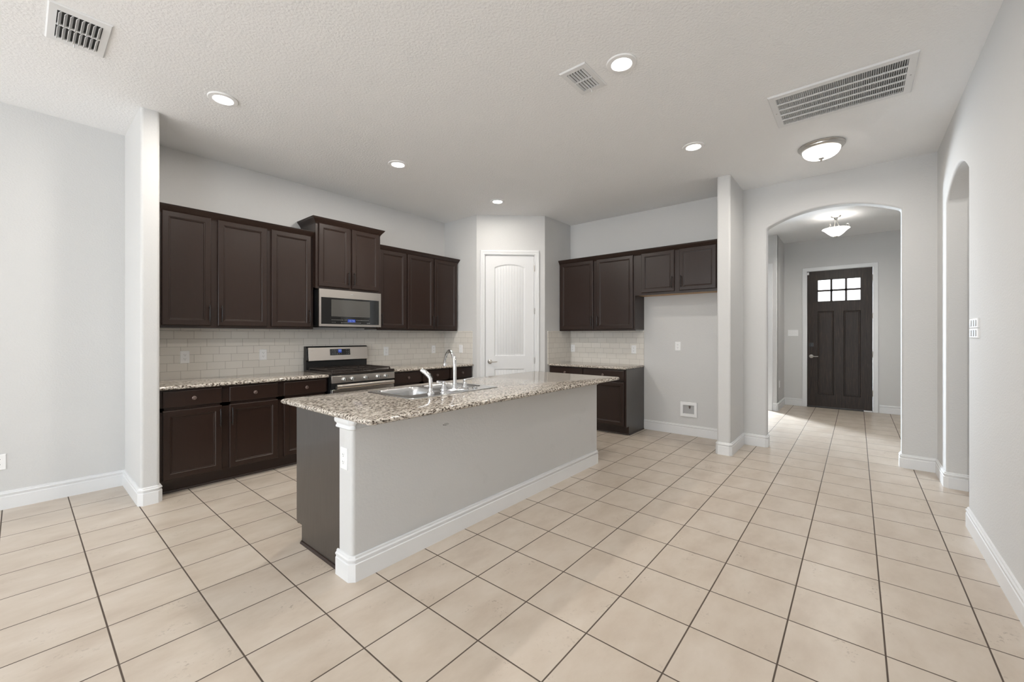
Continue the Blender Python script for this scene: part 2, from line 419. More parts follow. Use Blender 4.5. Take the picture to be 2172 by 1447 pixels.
# ------------------------------------------------------------------ baseboards
BP = [(0, 0), (.016, 0), (.016, .092), (.0125, .096), (.0125, .104), (.0165, .109), (.0165, .117), (.010, .122), (.009, .131), (.004, .135), (0, .135)]
def baseboard(name, path, side, label, chamfer=.019):
    struct(name, MB().sweep(path, BP, side, chamfer), M['trim'], label, 'baseboard', smooth=40)
baseboard('baseboard_left', [(WIN_X, YL), (.59, YL), (.59, 4.195), (.705, 4.195), (.705, 4.36)], -1, 'white baseboard along left wall and around the wall stub')
baseboard('baseboard_fridge', [(XF, 2.287), (XF, 1.187), (4.92, 1.187), (4.92, 1.052), (XA, 1.052), (XA, .810), (XA+.135, .810), (XA+.135, 1.1)], -1, 'white baseboard from fridge space around the pier to the arch')
baseboard('baseboard_hall', [(XA+.135, -.7), (XA+.135, -.340), (XA, -.340), (XA, YR), (5.075, YR), (5.075, YR-.14), (5.3, YR-.14)], -1, 'white baseboard between wide arch and narrow passage')
baseboard('baseboard_right', [(4.152, YR-.14), (4.152, YR), (WIN_X, YR)], -1, 'white baseboard along the right wall')
baseboard('baseboard_front_left', [(8.375, 1.122), (8.375, 1.06), (XD, 1.06), (XD, .776)], -1, 'white baseboard left of the front door')
baseboard('baseboard_front_right', [(XD, -.292), (XD, -1.33)], -1, 'white baseboard right of the front door')

# ------------------------------------------------------------------ island half wall
IX0, IX1, IY0, IY1 = 1.120, 3.790, 2.045, 2.190
struct('wall_island', MB().box(IX0, IX1, IY0, IY1, ZB, .858), M['wall_scuffed'], 'pale grey half wall forming the island front', 'wall', bevel=.02, seg=4)
baseboard('baseboard_island', [(IX0, IY1), (IX0, IY0), (IX1, IY0), (IX1, IY1)], -1, 'white baseboard around the island half wall')
CP = [(0, .800), (.006, .800), (.012, .805), (.012, .812), (.007, .818), (.007, .824), (.018, .834), (.021, .846), (.018, .858), (0, .858)]
struct('trim_1', MB().sweep([(IX0, IY1+.004), (IX0, IY0), (IX0+.017, IY0)], CP, -1, .011), M['trim'], 'white capital moulding at top of the island end post', 'trim', smooth=40)
struct('trim_2', MB().sweep([(IX0+.017, IY0), (IX1, IY0)], [(0, .802), (.006, .802), (.008, .806), (.006, .810), (.004, .858), (0, .858)], -1), W, 'thin flat trim under the island counter', 'trim', smooth=40)

# ------------------------------------------------------------------ backsplash
struct('trim_3', MB().box(.705, 4.22, YL-.010, YL+.002, .880, 1.372), M['subway_x'], 'beige subway tile backsplash behind the range', 'backsplash', smooth=0)
struct('trim_4', MB().box(4.210, 4.222, 4.300, YL-.010, .880, 1.372), M['subway_y'], 'subway tile return on the pantry wall left of the door', 'backsplash', smooth=0)
struct('trim_5', MB().box(XF-.010, XF+.002, 2.290, 3.485, .880, 1.372), M['subway_y'], 'subway tile backsplash beside the fridge space', 'backsplash', smooth=0)
struct('trim_6', MB().box(4.965, XF-.010, 3.485, 3.497, .880, 1.372), M['subway_x'], 'subway tile return on the pantry wall right of the door', 'backsplash', smooth=0)

# ------------------------------------------------------------------ cabinets
ESP = M['espresso']
def panel_front(m, x0, x1, z0, z1, y, t=.020, frame=.056, recess=True):
    """door or drawer front, back plane at y, face towards -y"""
    def ring(i, d): return [(x0+i, y-d, z0+i), (x1-i, y-d, z0+i), (x1-i, y-d, z1-i), (x0+i, y-d, z1-i)]
    loops = [ring(.0015, 0), ring(0, .004), ring(0, t-.007), ring(.0025, t-.002), ring(.007, t)]
    if recess:
        loops += [ring(frame-.010, t), ring(frame-.006, t-.0035), ring(frame, t-.0045), ring(frame+.003, t-.0095), ring(frame+.008, t-.0105)]
    m.loft(loops, True, True)
def pull_mb(x, z, y, L=.155):
    m = MB(); n = 10
    m.tube([(x, y+.001, z-L/2+.018), (x, y-.022, z-L/2+.018)], .0042, 8); m.tube([(x, y+.001, z+L/2-.018), (x, y-.022, z+L/2-.018)], .0042, 8)
    m.tube([(x, y-.024-.006*math.cos(PI*(k/n-.5)), z-L/2+L*k/n) for k in range(n+1)], [.0042+.0026*math.sin(PI*k/n) for k in range(n+1)], 8)
    return m
def knob_mb(x, z, y):
    return MB().lathe([(.0085, .001), (.0065, -.004), (.006, -.012), (.012, -.017), (.0165, -.021), (.0165, -.025), (.012, -.0275), (.0085, -.0265), (.006, -.0285), (0, -.029)], (x, y, z), 'y', 20)
CROWN = [(-.004, -.072), (.002, -.072), (.004, -.060), (.010, -.052), (.020, -.036), (.032, -.022), (.038, -.014), (.040, -.006), (.045, -.004), (.045, 0), (-.004, 0)]
def upper(name, label, loc, rz, W_, D, z0, z1, doors, group, crown=None, crown_path=None, rail=.03, raw=False):
    """wall cabinet: local x = width, wall at y 0, front at -D; doors (x0,x1,z0,z1,handle x or None)"""
    t = thing(name, label, 'cabinet', loc, rz, group)
    m = MB(); m.box(0, W_, -D+.019, -.001, z0+.012, z1-.06)
    m.build('body', ESP, t, smooth=0)
    fm = MB(); xs = [0] + [x for d in doors for x in d[:2]] + [W_]
    zz0, zz1 = doors[0][2]+.012, doors[0][3]-.012
    fm.box(0, W_, -D, -D+.019, z0, zz0); fm.box(0, W_, -D, -D+.019, zz1, z1-.06)
    for i in range(0, len(xs), 2):
        a = xs[i]-(.012 if i else 0); b = xs[i+1]+(.012 if i+2 < len(xs) else 0)
        fm.box(a, b, -D, -D+.019, zz0, zz1)
    fm.build('face_frame', ESP, t, smooth=0)
    if raw: MB().box(.004, W_-.004, -D+.022, -.004, z0+.008, z0+.0118).build('underside', M['raw_wood'], t, smooth=0)['label'] = 'unfinished pale wood underside'
    for (a, b, c, d, hx) in doors:
        m = MB(); panel_front(m, a, b, c, d, -D); dr = m.build('door', ESP, t, smooth=0)
        if hx is not None: pull_mb(hx, c+.113, -D-.020).build('handle', M['bronze'], dr)
    if crown_path:
        MB().sweep(crown_path, [(d*crown, z1+h*crown) for d, h in CROWN], -1).build('crown_molding', ESP, t, smooth=30)
    return t
G1 = 'upper cabinets on the range wall'
UZ0, UZ1, UD = 1.372, 2.440, .308
ux = .715
upper('upper_cabinet', 'tall two-door dark upper cabinet next to the wall stub', (ux, YL, 0), 0, .905, UD, UZ0, UZ1,
      [(.782-ux, 1.135-ux, 1.394, 2.388, 1.119-ux), (1.186-ux, 1.606-ux, 1.394, 2.388, 1.214-ux)], G1, 1, [(0, -UD), (.905, -UD)])
ux = 1.620
upper('upper_cabinet', 'single-door dark upper cabinet directly left of the microwave', (ux, YL, 0), 0, 2.070-ux, UD, UZ0, UZ1,
      [(1.645-ux, 2.043-ux, 1.394, 2.388, 2.020-ux)], G1, 1, [(0, -UD), (2.070-ux, -UD)])
ux = 2.863
upper('upper_cabinet', 'single-door dark upper cabinet directly right of the microwave', (ux, YL, 0), 0, 3.293-ux, UD, UZ0, UZ1,
      [(2.885-ux, 3.276-ux, 1.394, 2.388, 2.906-ux)], G1, 1, [(0, -UD), (3.293-ux, -UD)])
ux = 3.293
upper('upper_cabinet', 'two-door dark upper cabinet at pantry end of the range wall', (ux, YL, 0), 0, 4.195-ux, UD, UZ0, UZ1,
      [(3.306-ux, 3.742-ux, 1.394, 2.388, 3.716-ux), (3.758-ux, 4.178-ux, 1.394, 2.388, 3.786-ux)], G1, 1, [(0, -UD), (4.195-ux, -UD), (4.195-ux, 0)])
ux, MD = 2.070, .368
upper('upper_cabinet', 'raised two-door dark cabinet above the microwave', (ux, YL, 0), 0, .793, MD, 1.822, 2.602,
      [(2.099-ux, 2.457-ux, 1.846, 2.542, 2.437-ux), (2.484-ux, 2.838-ux, 1.846, 2.542, 2.505-ux)], G1, 1,
      [(0, 0), (0, -MD), (.793, -MD), (.793, 0)])
G2 = 'upper cabinets on the fridge wall'
R90 = -PI/2
uy = 3.494
upper('upper_cabinet', 'two-door dark upper cabinet between pantry and fridge space', (XF, uy, 0), R90, uy-2.290, UD, UZ0, UZ1,
      [(uy-3.472, uy-2.912, 1.394, 2.388, uy-2.936), (uy-2.862, uy-2.312, 1.394, 2.388, uy-2.838)], G2, 1, [(0, -UD), (uy-2.290, -UD)])
uy = 2.290
upper('upper_cabinet', 'short two-door dark cabinet over the empty fridge space', (XF, uy, 0), R90, uy-1.190, UD, 1.836, UZ1,
      [(uy-2.198, uy-1.766, 1.866, 2.388, uy-1.792), (uy-1.706, uy-1.278, 1.866, 2.388, uy-1.680)], G2, 1, [(0, -UD), (uy-1.190, -UD)], raw=True)

def base(name, label, loc, rz, W_, D, fronts, group, end0=False, end1=False, top=.860, toe=.105, body=True):
    """base cabinet: fronts (x0,x1, drawer?, handle x); wall at y 0, face frame front at -D"""
    t = thing(name, label, 'cabinet', loc, rz, group)
    m = MB()
    if body: m.box(.003, W_-.003, -D+.019, -.003, toe, top)
    else:
        m.box(.003, .02, -D+.019, -.003, toe, top); m.box(W_-.02, W_-.003, -D+.019, -.003, toe, top); m.box(.003, W_-.003, -.02, -.003, toe, top)
        m.box(.003, W_-.003, -D+.019, -.003, toe, toe+.018)
    m.build('body', ESP, t, smooth=0)
    fm = MB(); fm.box(0, W_, -D, -D+.019, toe, .135); fm.box(0, W_, -D, -D+.019, .680, .712); fm.box(0, W_, -D, -D+.019, .835, top)
    xs = [0] + [x for f in fronts for x in f[:2]] + [W_]
    for i in range(0, len(xs), 2):
        a = xs[i]-(.012 if i else 0); b = xs[i+1]+(.012 if i+2 < len(xs) else 0)
        fm.box(a, b, -D, -D+.019, .13, .84)
    fm.build('face_frame', ESP, t, smooth=0)
    MB().box(0, W_, -D+.075, -.003, 0, toe).build('toe_kick', ESP, t, smooth=0)
    MB().sweep([(0, -D+.075), (W_, -D+.075)], [(0, 0), (.012, 0), (.011, .006), (.006, .014), (0, .016)], -1).build('shoe_molding', ESP, t)
    for (a, b, hx) in fronts:
        m = MB(); panel_front(m, a, b, .712, .846, -D, recess=False); dw = m.build('drawer', ESP, t, smooth=0)
        knob_mb((a+b)/2, .780, -D-.020).build('knob', M['pewter'], dw)
        m = MB(); panel_front(m, a, b, .125, .690, -D); dr = m.build('door', ESP, t, smooth=0)
        pull_mb(hx, .690-.105, -D-.020).build('handle', M['bronze'], dr)
    for flag, xa, xb, sgn in ((end0, -.004, 0, -1), (end1, W_, W_+.004, 1)):
        if flag:
            m = MB().prism([(-D, toe+.01), (-D, top), (-.003, top), (-.003, 0), (-D+.075, 0), (-D+.075, toe+.01)], lambda a, b, d: (d, a, b), xa, xb)
            m.build('end_panel', M['end_panel'], t, smooth=0)
            p = [(xb if sgn > 0 else xa, -D+.075), (xb if sgn > 0 else xa, -.02)]
            MB().sweep(p, [(0, 0), (.012, 0), (.011, .006), (.006, .014), (0, .016)], -sgn).build('shoe_molding', ESP, t)
    return t
G3 = 'base cabinets on the range wall'; BD = .605
ux = .715
base('base_cabinet', 'dark two-door base cabinet beside the wall stub', (ux, YL, 0), 0, .905, BD,
     [(.737-ux, 1.141-ux, 1.124-ux), (1.195-ux, 1.597-ux, 1.213-ux)], G3)
ux = 1.620
base('base_cabinet', 'dark single-door base cabinet directly left of the range', (ux, YL, 0), 0, 2.085-ux, BD, [(1.650-ux, 2.066-ux, 2.046-ux)], G3)
ux = 2.868
base('base_cabinet', 'dark single-door base cabinet directly right of the range', (ux, YL, 0), 0, 3.312-ux, BD, [(2.890-ux, 3.289-ux, 2.910-ux)], G3)
ux = 3.312
base('base_cabinet', 'dark two-door base cabinet at pantry end of the range run', (ux, YL, 0), 0, 4.214-ux, BD,
     [(3.334-ux, 3.757-ux, 3.735-ux), (3.802-ux, 4.197-ux, 3.826-ux)], G3)
uy = 3.490
base('base_cabinet', 'dark two-door base cabinet between pantry and fridge space', (XF, uy, 0), R90, uy-2.294, .575,
     [(uy-3.476, uy-2.936, uy-2.960), (uy-2.902, uy-2.318, uy-2.876)], None, end1=True)
# island cabinet, faces the range
ic = base('island_cabinet', 'dark island cabinet behind the half wall facing the range', (IX1-.005, IY1+.003, 0), PI, IX1-.005-1.139, .562,
     [(.03+.655*k, .03+.655*k+.625, .05+.655*k) for k in range(4)], None, end1=True, body=False)

# ------------------------------------------------------------------ granite counters
def counter(name, label, loops_xy, z0, z1, bull, hole=None, r=.02):
    x0, x1, y0, y1, sides = loops_xy       # sides: which of (x0,x1,y0,y1) get the rounded nose
    def L(i, z, rr):
        return rrect(x0+i*sides[0], x1-i*sides[1], y0+i*sides[2], y1-i*sides[3], rr, z, 6)
    n = 6; h = (z1-z0)/2; loops = []
    for k in range(n+1):
        a = -PI/2+PI*k/n; loops.append(L(h*bull*(1-math.cos(a)), (z0+z1)/2+h*math.sin(a), r))
    m = MB()
    if hole:
        hx0, hx1, hy0, hy1 = hole
        m.loft([rrect(hx0, hx1, hy0, hy1, .05, z0, 6)] + loops + [rrect(hx0, hx1, hy0, hy1, .05, z1, 6), rrect(hx0, hx1, hy0, hy1, .05, z0, 6)])
    else: m.loft(loops, True, True)
    return tag(m.build(name, M['granite'], smooth=50), label, 'countertop')
CZ0, CZ1 = .861, .892
counter('countertop', 'granite countertop left of the range', (.707, 2.086, 4.268, YL-.011, (0, .6, 1, 0)), CZ0, CZ1, 1, r=.004)
counter('countertop', 'granite countertop right of the range', (2.864, 4.208, 4.268, YL-.011, (.6, 0, 1, 0)), CZ0, CZ1, 1, r=.004)
counter('countertop', 'granite countertop beside the fridge space', (4.978, XF-.011, 2.280, 3.484, (1, 0, 1, 0)), CZ0, CZ1, 1, r=.004)
SX0, SX1, SY0, SY1 = 1.603, 2.441, 2.180, 2.735
counter('countertop', 'large granite island countertop holding the sink', (1.078, 3.815, 1.808, 2.868, (1, 1, 1, 1)), CZ0, CZ1, 1, hole=(SX0+.025, SX1-.025, SY0+.03, SY1-.025), r=.014)

# ------------------------------------------------------------------ sink, faucet, sprayer
def sink():
    t = thing('sink', 'stainless double-bowl drop-in sink in the island counter', 'sink', ((SX0+SX1)/2, (SY0+SY1)/2, CZ1))
    hx, hy = (SX1-SX0)/2, (SY1-SY0)/2
    bowls = [(-hx+.045, -.018, -hy+.135, hy-.038), (.018, hx-.045, -hy+.135, hy-.038)]
    zt = .006
    bm = bmesh.new()
    outer = [bm.verts.new(p) for p in rrect(-hx+.012, hx-.012, -hy+.012, hy-.012, .035, zt, 6)]
    eds = [bm.edges.new((outer[i], outer[(i+1) % len(outer)])) for i in range(len(outer))]
    for b in bowls:
        lp = [bm.verts.new(p) for p in rrect(*b, .06, zt, 6)]
        eds += [bm.edges.new((lp[i], lp[(i+1) % len(lp)])) for i in range(len(lp))]
    bmesh.ops.triangle_fill(bm, use_beauty=True, use_dissolve=False, edges=eds)
    bad = [f for f in bm.faces if any(b[0]+.005 < f.calc_center_median().x < b[1]-.005 and b[2]+.005 < f.calc_center_median().y < b[3]-.005 and
           all(b[0]-.001 <= v.co.x <= b[1]+.001 and b[2]-.001 <= v.co.y <= b[3]+.001 for v in f.verts) for b in bowls)]
    bmesh.ops.delete(bm, geom=bad, context='FACES')
    bm.verts.index_update()
    m = MB(); m.v = [tuple(v.co) for v in bm.verts]; m.f = [tuple(v.index for v in f.verts) for f in bm.faces]; bm.free()
    m.loft([rrect(-hx+.012, hx-.012, -hy+.012, hy-.012, .035, zt, 6), rrect(-hx+.004, hx-.004, -hy+.004, hy-.004, .035, zt-.001, 6), rrect(-hx, hx, -hy, hy, .035, .0005, 6)])
    m.build('deck', M['sink'], t, smooth=40)
    for b in bowls:
        m = MB(); L = []
        for i, z, r in ((0, zt, .06), (.003, zt-.004, .06), (.008, -.03, .06), (.014, -.14, .058), (.024, -.170, .055), (.05, -.182, .045)):
            L.append(rrect(b[0]+i, b[1]-i, b[2]+i, b[3]-i, r, z, 6))
        m.loft(L, False, True); bo = m.build('bowl', M['sink'], t, smooth=60)
        MB().lathe([(.0, -.1815), (.042, -.1815), (.045, -.1800), (.040, -.1790), (.030, -.1805), (0, -.1805)], ((b[0]+b[1])/2, (b[2]+b[3])/2, 0), 'z', 24).build('drain', M['chrome'], bo)
    MB().lathe([(0, .006), (.020, .006), (.021, .011), (.015, .017), (.006, .019), (0, .019)], (2.232-(SX0+SX1)/2, 2.250-(SY0+SY1)/2, 0), 'z', 20).build('hole_cover', M['chrome'], t)
sink()
def faucet():
    FX, FY = 2.022, 2.245; zt = CZ1+.0062
    t = thing('faucet', 'chrome gooseneck faucet with two lever handles behind the sink', 'faucet', (FX, FY, zt))
    C = M['chrome']
    m = MB(); m.loft([rrect(-.132, .132, -.030, .030, .0295, 0, 8), rrect(-.132, .132, -.030, .030, .0295, .006, 8), rrect(-.126, .126, -.025, .025, .0245, .013, 8), rrect(-.120, .120, -.018, .018, .0175, .022, 8)], True, True)
    m.build('base_plate', C, t, smooth=50)
    m = MB(); m.lathe([(.024, .018), (.024, .026), (.020, .034), (.017, .044), (.0145, .06)], seg=24)
    dx, dy = .075, .195; n = math.hypot(dx, dy); R = n/2*.98
    pts = [(0, 0, .05), (0, 0, .10), (0, 0, .15), (0, 0, .185)]
    for k in range(1, 15):
        a = PI*k/14*.93; s = R*(1-math.cos(a)); pts.append((dx/n*s, dy/n*s, .185+R*math.sin(a)))
    s = pts[-1]; pts.append((s[0]+dx/n*.004, s[1]+dy/n*.004, s[2]-.018))
    m.tube(pts, [.0135]*4+[.0135-.0025*k/14 for k in range(14)]+[.0105], 16)
    e = pts[-1]; m.lathe([(.0105, .004), (.0135, 0), (.0140, -.018), (.0125, -.022), (0, -.022)], e, 'z', 16)
    m.build('spout', C, t, smooth=50)
    for sg in (-1, 1):
        m = MB(); m.lathe([(.026, .016), (.026, .024), (.022, .032), (.014, .050), (.012, .062), (.016, .070), (.014, .080), (0, .084)], (sg*.103, 0, 0), 'z', 20)
        x0 = sg*.103
        m.tube([(x0, 0, .074), (x0+sg*.022, -.004, .079), (x0+sg*.040, -.009, .078), (x0+sg*.058, -.014, .083), (x0+sg*.070, -.017, .082)], [.008, .0065, .0085, .0070, .0095], 10)
        m.build('lever_handle', C, t, smooth=50)
faucet()
def sprayer():
    t = thing('side_sprayer', 'chrome side sprayer standing left of the faucet', 'sprayer', (1.816, 2.262, CZ1+.0062))
    MB().lathe([(.026, 0), (.026, .006), (.021, .014), (.0165, .020), (.0155, .040), (.0, .040)], seg=24).build('base', M['chrome'], t)
    m = MB(); m.tube([(0, 0, .036), (0, 0, .075), (0, 0, .105), (-.006, .010, .125), (-.022, .034, .150), (-.036, .056, .166)], [.0120, .0145, .0165, .0175, .0165, .0145], 16)
    m.build('spray_head', M['chrome'], t, smooth=60)
    MB().tube([(.006, -.012, .090), (.004, -.011, .112), (-.004, -.004, .136)], [.004, .0058, .004], 10).build('trigger', M['black'], t)
sprayer()

# ------------------------------------------------------------------ range
def kitchen_range():
    t = thing('range', 'stainless gas range with black cooktop between the base cabinets', 'stove', (2.095, YL, 0))
    Wd, D = .762, .660; S = M['steel']; B = M['black']
    MB().box(0, Wd, -D+.005, -.012, .03, .885).build('body', B, t, bevel=.004)
    ct = MB().box(-.002, Wd+.002, -D-.022, -.075, .886, .910).build('cooktop', M['cooktop'], t, bevel=.007, seg=3)
    # grates: two cast iron racks
    for gx in (.03, .391):
        m = MB(); a, b, c, d = gx, gx+.341, -D+.035, -.10; z = .922
        for y in (c, (c+d)/2, d): m.box(a, b, y-.006, y+.006, z, z+.012)
        for x in (a, a+.085, (a+b)/2, b-.085, b): m.box(x-.005, x+.005, c, d, z+.001, z+.013)
        for x in (a, b):
            for y in (c, d): m.box(x-.007, x+.007, y-.007, y+.007, .9095, z+.004)
        m.build('grate', M['iron'], ct, bevel=.002)
    for (bx, by) in ((.19, -.50), (.19, -.23), (.57, -.50), (.57, -.23), (.381, -.36)):
        MB().lathe([(.05, .9098), (.05, .913), (.036, .915), (.036, .921), (.030, .924), (0, .924)], (bx, by, 0), 'z', 20).build('burner', M['iron'], ct)
    # control panel under a black lip
    MB().prism([(-D-.022, .874), (-D-.026, .798), (-D+.01, .798), (-D+.01, .874)], lambda a, b, d: (d, a, b), 0, Wd).build('control_panel', S, t, bevel=.002)
    MB().box(.001, Wd-.001, -D-.020, -D+.02, .872, .888).build('front_lip', B, t, bevel=.003)
    for kx in (.133, .228, .384, .540, .640):
        kb = MB().lathe([(.024, .002), (.024, -.004), (.0225, -.006), (.0205, -.026), (.018, -.029), (0, -.029)], (kx, -D-.0235, .8335), 'y', 24).build('knob', M['chrome'], t, smooth=30)
        MB().box(kx-.0065, kx+.0065, -D-.066, -D-.048, .8335-.021, .8335+.021).build('knob_grip', M['nickel'], kb, bevel=.002)
    d = MB().box(.005, Wd-.005, -D-.022, -D+.006, .175, .728).build('oven_door', S, t, bevel=.003)
    MB().box(.10, Wd-.10, -D-.0235, -D-.021, .30, .62).build('oven_window', M['blackglass'], d, smooth=0)
    MB().box(0, Wd, -D-.008, -D+.01, .728, .798).build('vent_gap', B, t, smooth=0)
    h = MB(); h.loft([[(x, -D-.062+q[0], .762+q[1]) for q in ((-.012, -.017), (-.015, 0), (-.012, .017), (-.004, .022), (.006, .019), (.010, 0), (.006, -.019), (-.004, -.022))] for x in (.036, .726)], True, True)
    for x in (.055, .707): h.box(x-.012, x+.012, -D-.055, -D-.018, .735, .765)
    h.build('oven_handle', S, d, smooth=50)
    MB().box(.005, Wd-.005, -D-.020, -D+.006, .05, .165).build('drawer', S, t, bevel=.003)
    # backguard
    bg = MB().prism([(-.012, .885), (-.012, 1.178), (-.072, 1.178), (-.088, 1.160), (-.088, 1.02), (-.074, 1.004), (-.074, .885)], lambda a, b, d: (d, a, b), 0, Wd).build('backguard', B, t, bevel=.006, seg=3)
    MB().prism([(-.0885, 1.164), (-.108, 1.010), (-.086, 1.006), (-.084, 1.164)], lambda a, b, d: (d, a, b), .018, Wd-.004).build('backguard_panel', S, bg, bevel=.003)
    def on(zz): return -.0885-(1.164-zz)*.0195/.154
    MB().prism([(on(1.141)-.0015, 1.141), (on(1.067)-.0015, 1.067), (on(1.067)+.006, 1.067), (on(1.141)+.006, 1.141)], lambda a, b, d: (d, a, b), .270, .522).build('control_display', M['blackglass'], bg, smooth=0)
    def patch(x0, x1, z0, z1, o): return [(x0, on(z0)-o, z0), (x1, on(z0)-o, z0), (x1, on(z1)-o, z1), (x0, on(z1)-o, z1)]
    m = MB(); m.add(patch(.370, .412, 1.098, 1.137, .0022), [(0, 1, 2, 3)]); m.build('clock', M['display'], bg, smooth=0)
    m = MB()
    for (a, b, c, e) in ((.374, .384, 1.126, 1.130), (.381, .384, 1.116, 1.130), (.388, .398, 1.126, 1.130), (.388, .391, 1.112, 1.130), (.388, .398, 1.112, 1.115), (.402, .409, 1.118, 1.130)):
        m.add(patch(a, b, c, e, .0026), [(0, 1, 2, 3)])
    m.build('clock_digits', M['digits'], bg, smooth=0)
    m = MB()
    for (a, c) in ((.297, 1.126), (.324, 1.126), (.351, 1.126), (.326, 1.104), (.297, 1.082), (.324, 1.082), (.351, 1.082), (.378, 1.082), (.405, 1.082), (.470, 1.126), (.495, 1.126), (.470, 1.104), (.495, 1.104), (.470, 1.082), (.495, 1.082)):
        m.add(patch(a, a+.010, c, c+.004, .0022), [(0, 1, 2, 3)])
    m.build('key_marks', M['marks'], bg, smooth=0)
kitchen_range()

# ------------------------------------------------------------------ microwave
def microwave():
    t = thing('microwave', 'stainless over-the-range microwave under the raised cabinet', 'microwave', (2.092, YL, 1.406))
    Wd, D, H = .759, .405, .412; S = M['steel']
    MB().box(.001, Wd-.001, -D+.022, -.003, 0.004, H-.002).build('body', M['black'], t, bevel=.003)
    fr = MB(); y0, y1 = -D, -D+.022
    fr.box(0, Wd, y0, y1, .321, H); fr.box(0, Wd, y0, y1, 0, .025); fr.box(0, .022, y0, y1, .025, .321); fr.box(Wd-.027, Wd, y0, y1, .025, .321)
    d = fr.build('door_frame', S, t, smooth=0)
    MB().box(.022, Wd-.027, -D+.004, -D+.02, .025, .321).build('door_glass', M['blackglass'], d, smooth=0)
    wm = plain('microwave_window_mesh', (.085, .082, .075, 1), .10, spec=.6)
    MB().box(.138, .612, -D+.0028, -D+.0045, .112, .302).build('door_window', wm, d, bevel=.0005)
    MB().box(.331, .424, -D+.0028, -D+.0045, .050, .083).build('clock', M['display'], d, smooth=0)
    m = MB(); y = -D+.0022
    def q(a, b, c, e): m.add([(a, y, c), (b, y, c), (b, y, e), (a, y, e)], [(0, 1, 2, 3)])
    for (a, b, c, e) in ((.350, .353, .058, .076), (.361, .375, .073, .076), (.361, .364, .058, .076), (.361, .375, .058, .061), (.383, .397, .073, .076), (.394, .397, .058, .076), (.405, .408, .058, .076), (.405, .416, .066, .069)): q(a, b, c, e)
    m.build('clock_digits', M['digits'], d, smooth=0)
    m = MB()
    for k in range(9): q(.142+k*.0155, .149+k*.0155, .071, .076)
    for k in range(2): q(.294+k*.017, .301+k*.017, .072, .077)
    for k in range(9): q(.437+k*.0185, .445+k*.0185, .072, .078)
    for k in range(3): q(.145+k*.017, .151+k*.017, .044, .048)
    for k in range(16): q(.255+k*.0155, .261+k*.0155, .040, .046)
    for k in range(3): q(.573+k*.014, .582+k*.014, .040, .046)
    m.build('key_marks', M['marks'], d, smooth=0)
    # badge: a small swirl with a short slanted stroke
    m = MB(); cx, cz, yy = .383, .366, -D-.001
    m.tube([(cx-.020*math.cos(a*PI/10)*1.2, yy, cz+.006*math.sin(a*PI/10)) for a in range(0, 18)], .0012, 6)
    m.tube([(cx-.012, yy, cz+.006), (cx-.004, yy, cz-.006), (cx+.002, yy, cz+.004), (cx+.007, yy, cz-.003), (cx+.015, yy, cz+.007)], .0016, 6)
    m.build('badge', M['logo'], d)
    MB().box(.03, Wd-.03, -D+.05, -.03, -.012, .004).build('vent_base', M['black'], t, bevel=.003)
    MB().box(.40, .47, -D+.075, -D+.12, -.014, -.0115).build('task_light', M['plastic'], t, smooth=0)
microwave()

# ------------------------------------------------------------------ outlets and switches
def plate_mb(w=.071, h=.117):
    m = MB()
    def ring(i, d): return [(-w/2+i, -d, -h/2+i), (w/2-i, -d, -h/2+i), (w/2-i, -d, h/2-i), (-w/2+i, -d, h/2-i)]
    return m.loft([ring(0, 0), ring(0, .003), ring(.004, .006)], True, True)
def outlet(label, loc, rz, group='white electrical outlets'):
    t = thing('wall_outlet', label, 'outlet', loc, rz, group)
    plate_mb().build('plate', M['plastic'], t, smooth=0)
    for dz in (.0195, -.0195):
        m = MB(); m.loft([[(p[0], -d, p[1]+dz) for p in [(x, y) for x, y, _ in rrect(-.0165, .0165, -.0135, .0135, .008, 0, 4)]] for d in (.004, .0075)], True, True)
        r = m.build('receptacle', M['plastic'], t)
        s = MB(); s.box(-.0078, -.0056, -.0080, -.007, dz-.0005, dz+.0075); s.box(.0056, .0075, -.0080, -.007, dz, dz+.0068); s.lathe([(.0024, -.007), (.0024, -.0080)], (0, 0, dz-.0065), 'y', 10)
        s.build('slots', M['slot'], r, smooth=0)
    return t
o0 = outlet('white outlet on subway tile nearest the wall stub', (1.005, YL-.010, 1.098), 0)
dup(o0, (1.676, YL-.010, 1.098), 0, 'white outlet on subway tile just left of the range')
dup(o0, (3.180, YL-.010, 1.092), 0, 'white outlet on subway tile just right of the range')
dup(o0, (3.992, YL-.010, 1.098), 0, 'white outlet on subway tile below the pantry-end upper cabinet')
dup(o0, (XF-.010, 3.443, 1.104), R90, 'white outlet on subway tile in corner beside the pantry wall')
dup(o0, (XF-.010, 2.437, 1.106), R90, 'white outlet on subway tile nearest the fridge space')
dup(o0, (XF, 1.827, 1.162), R90, 'white outlet on the bare grey wall of the fridge space')
dup(o0, (-.098, YL, .355), 0, 'white outlet low on the left wall at picture edge')
dup(o0, (IX0, 2.122, .640), -PI/2, 'white outlet on the white end post of the island')
dup(o0, (8.66, 1.06, .44), 0, 'white outlet low on the foyer wall beside the study doorway')
def switch(label, loc, rz, gangs):
    w = .071+.046*(gangs-1)
    t = thing('light_switch', label, 'switch', loc, rz, 'white light switches')
    plate_mb(w).build('plate', M['plastic'], t, smooth=0)
    for k in range(gangs):
        x = (k-(gangs-1)/2)*.046
        m = MB(); m.box(x-.006, x+.006, -.0068, -.004, -.013, .013); m.prism([(-.006, -.004), (-.015, .006), (-.013, .010), (-.006, .006)], lambda a, b, d: (d, a, b), x-.004, x+.004)
        m.build('toggle', M['plastic'], t, smooth=0)
    return t
switch('white switch on the subway tile return left of the pantry door', (4.210, 4.538, 1.106), R90, 1)
switch('white three-toggle switch plate left of the front door', (XD, .920, 1.352), R90, 3)
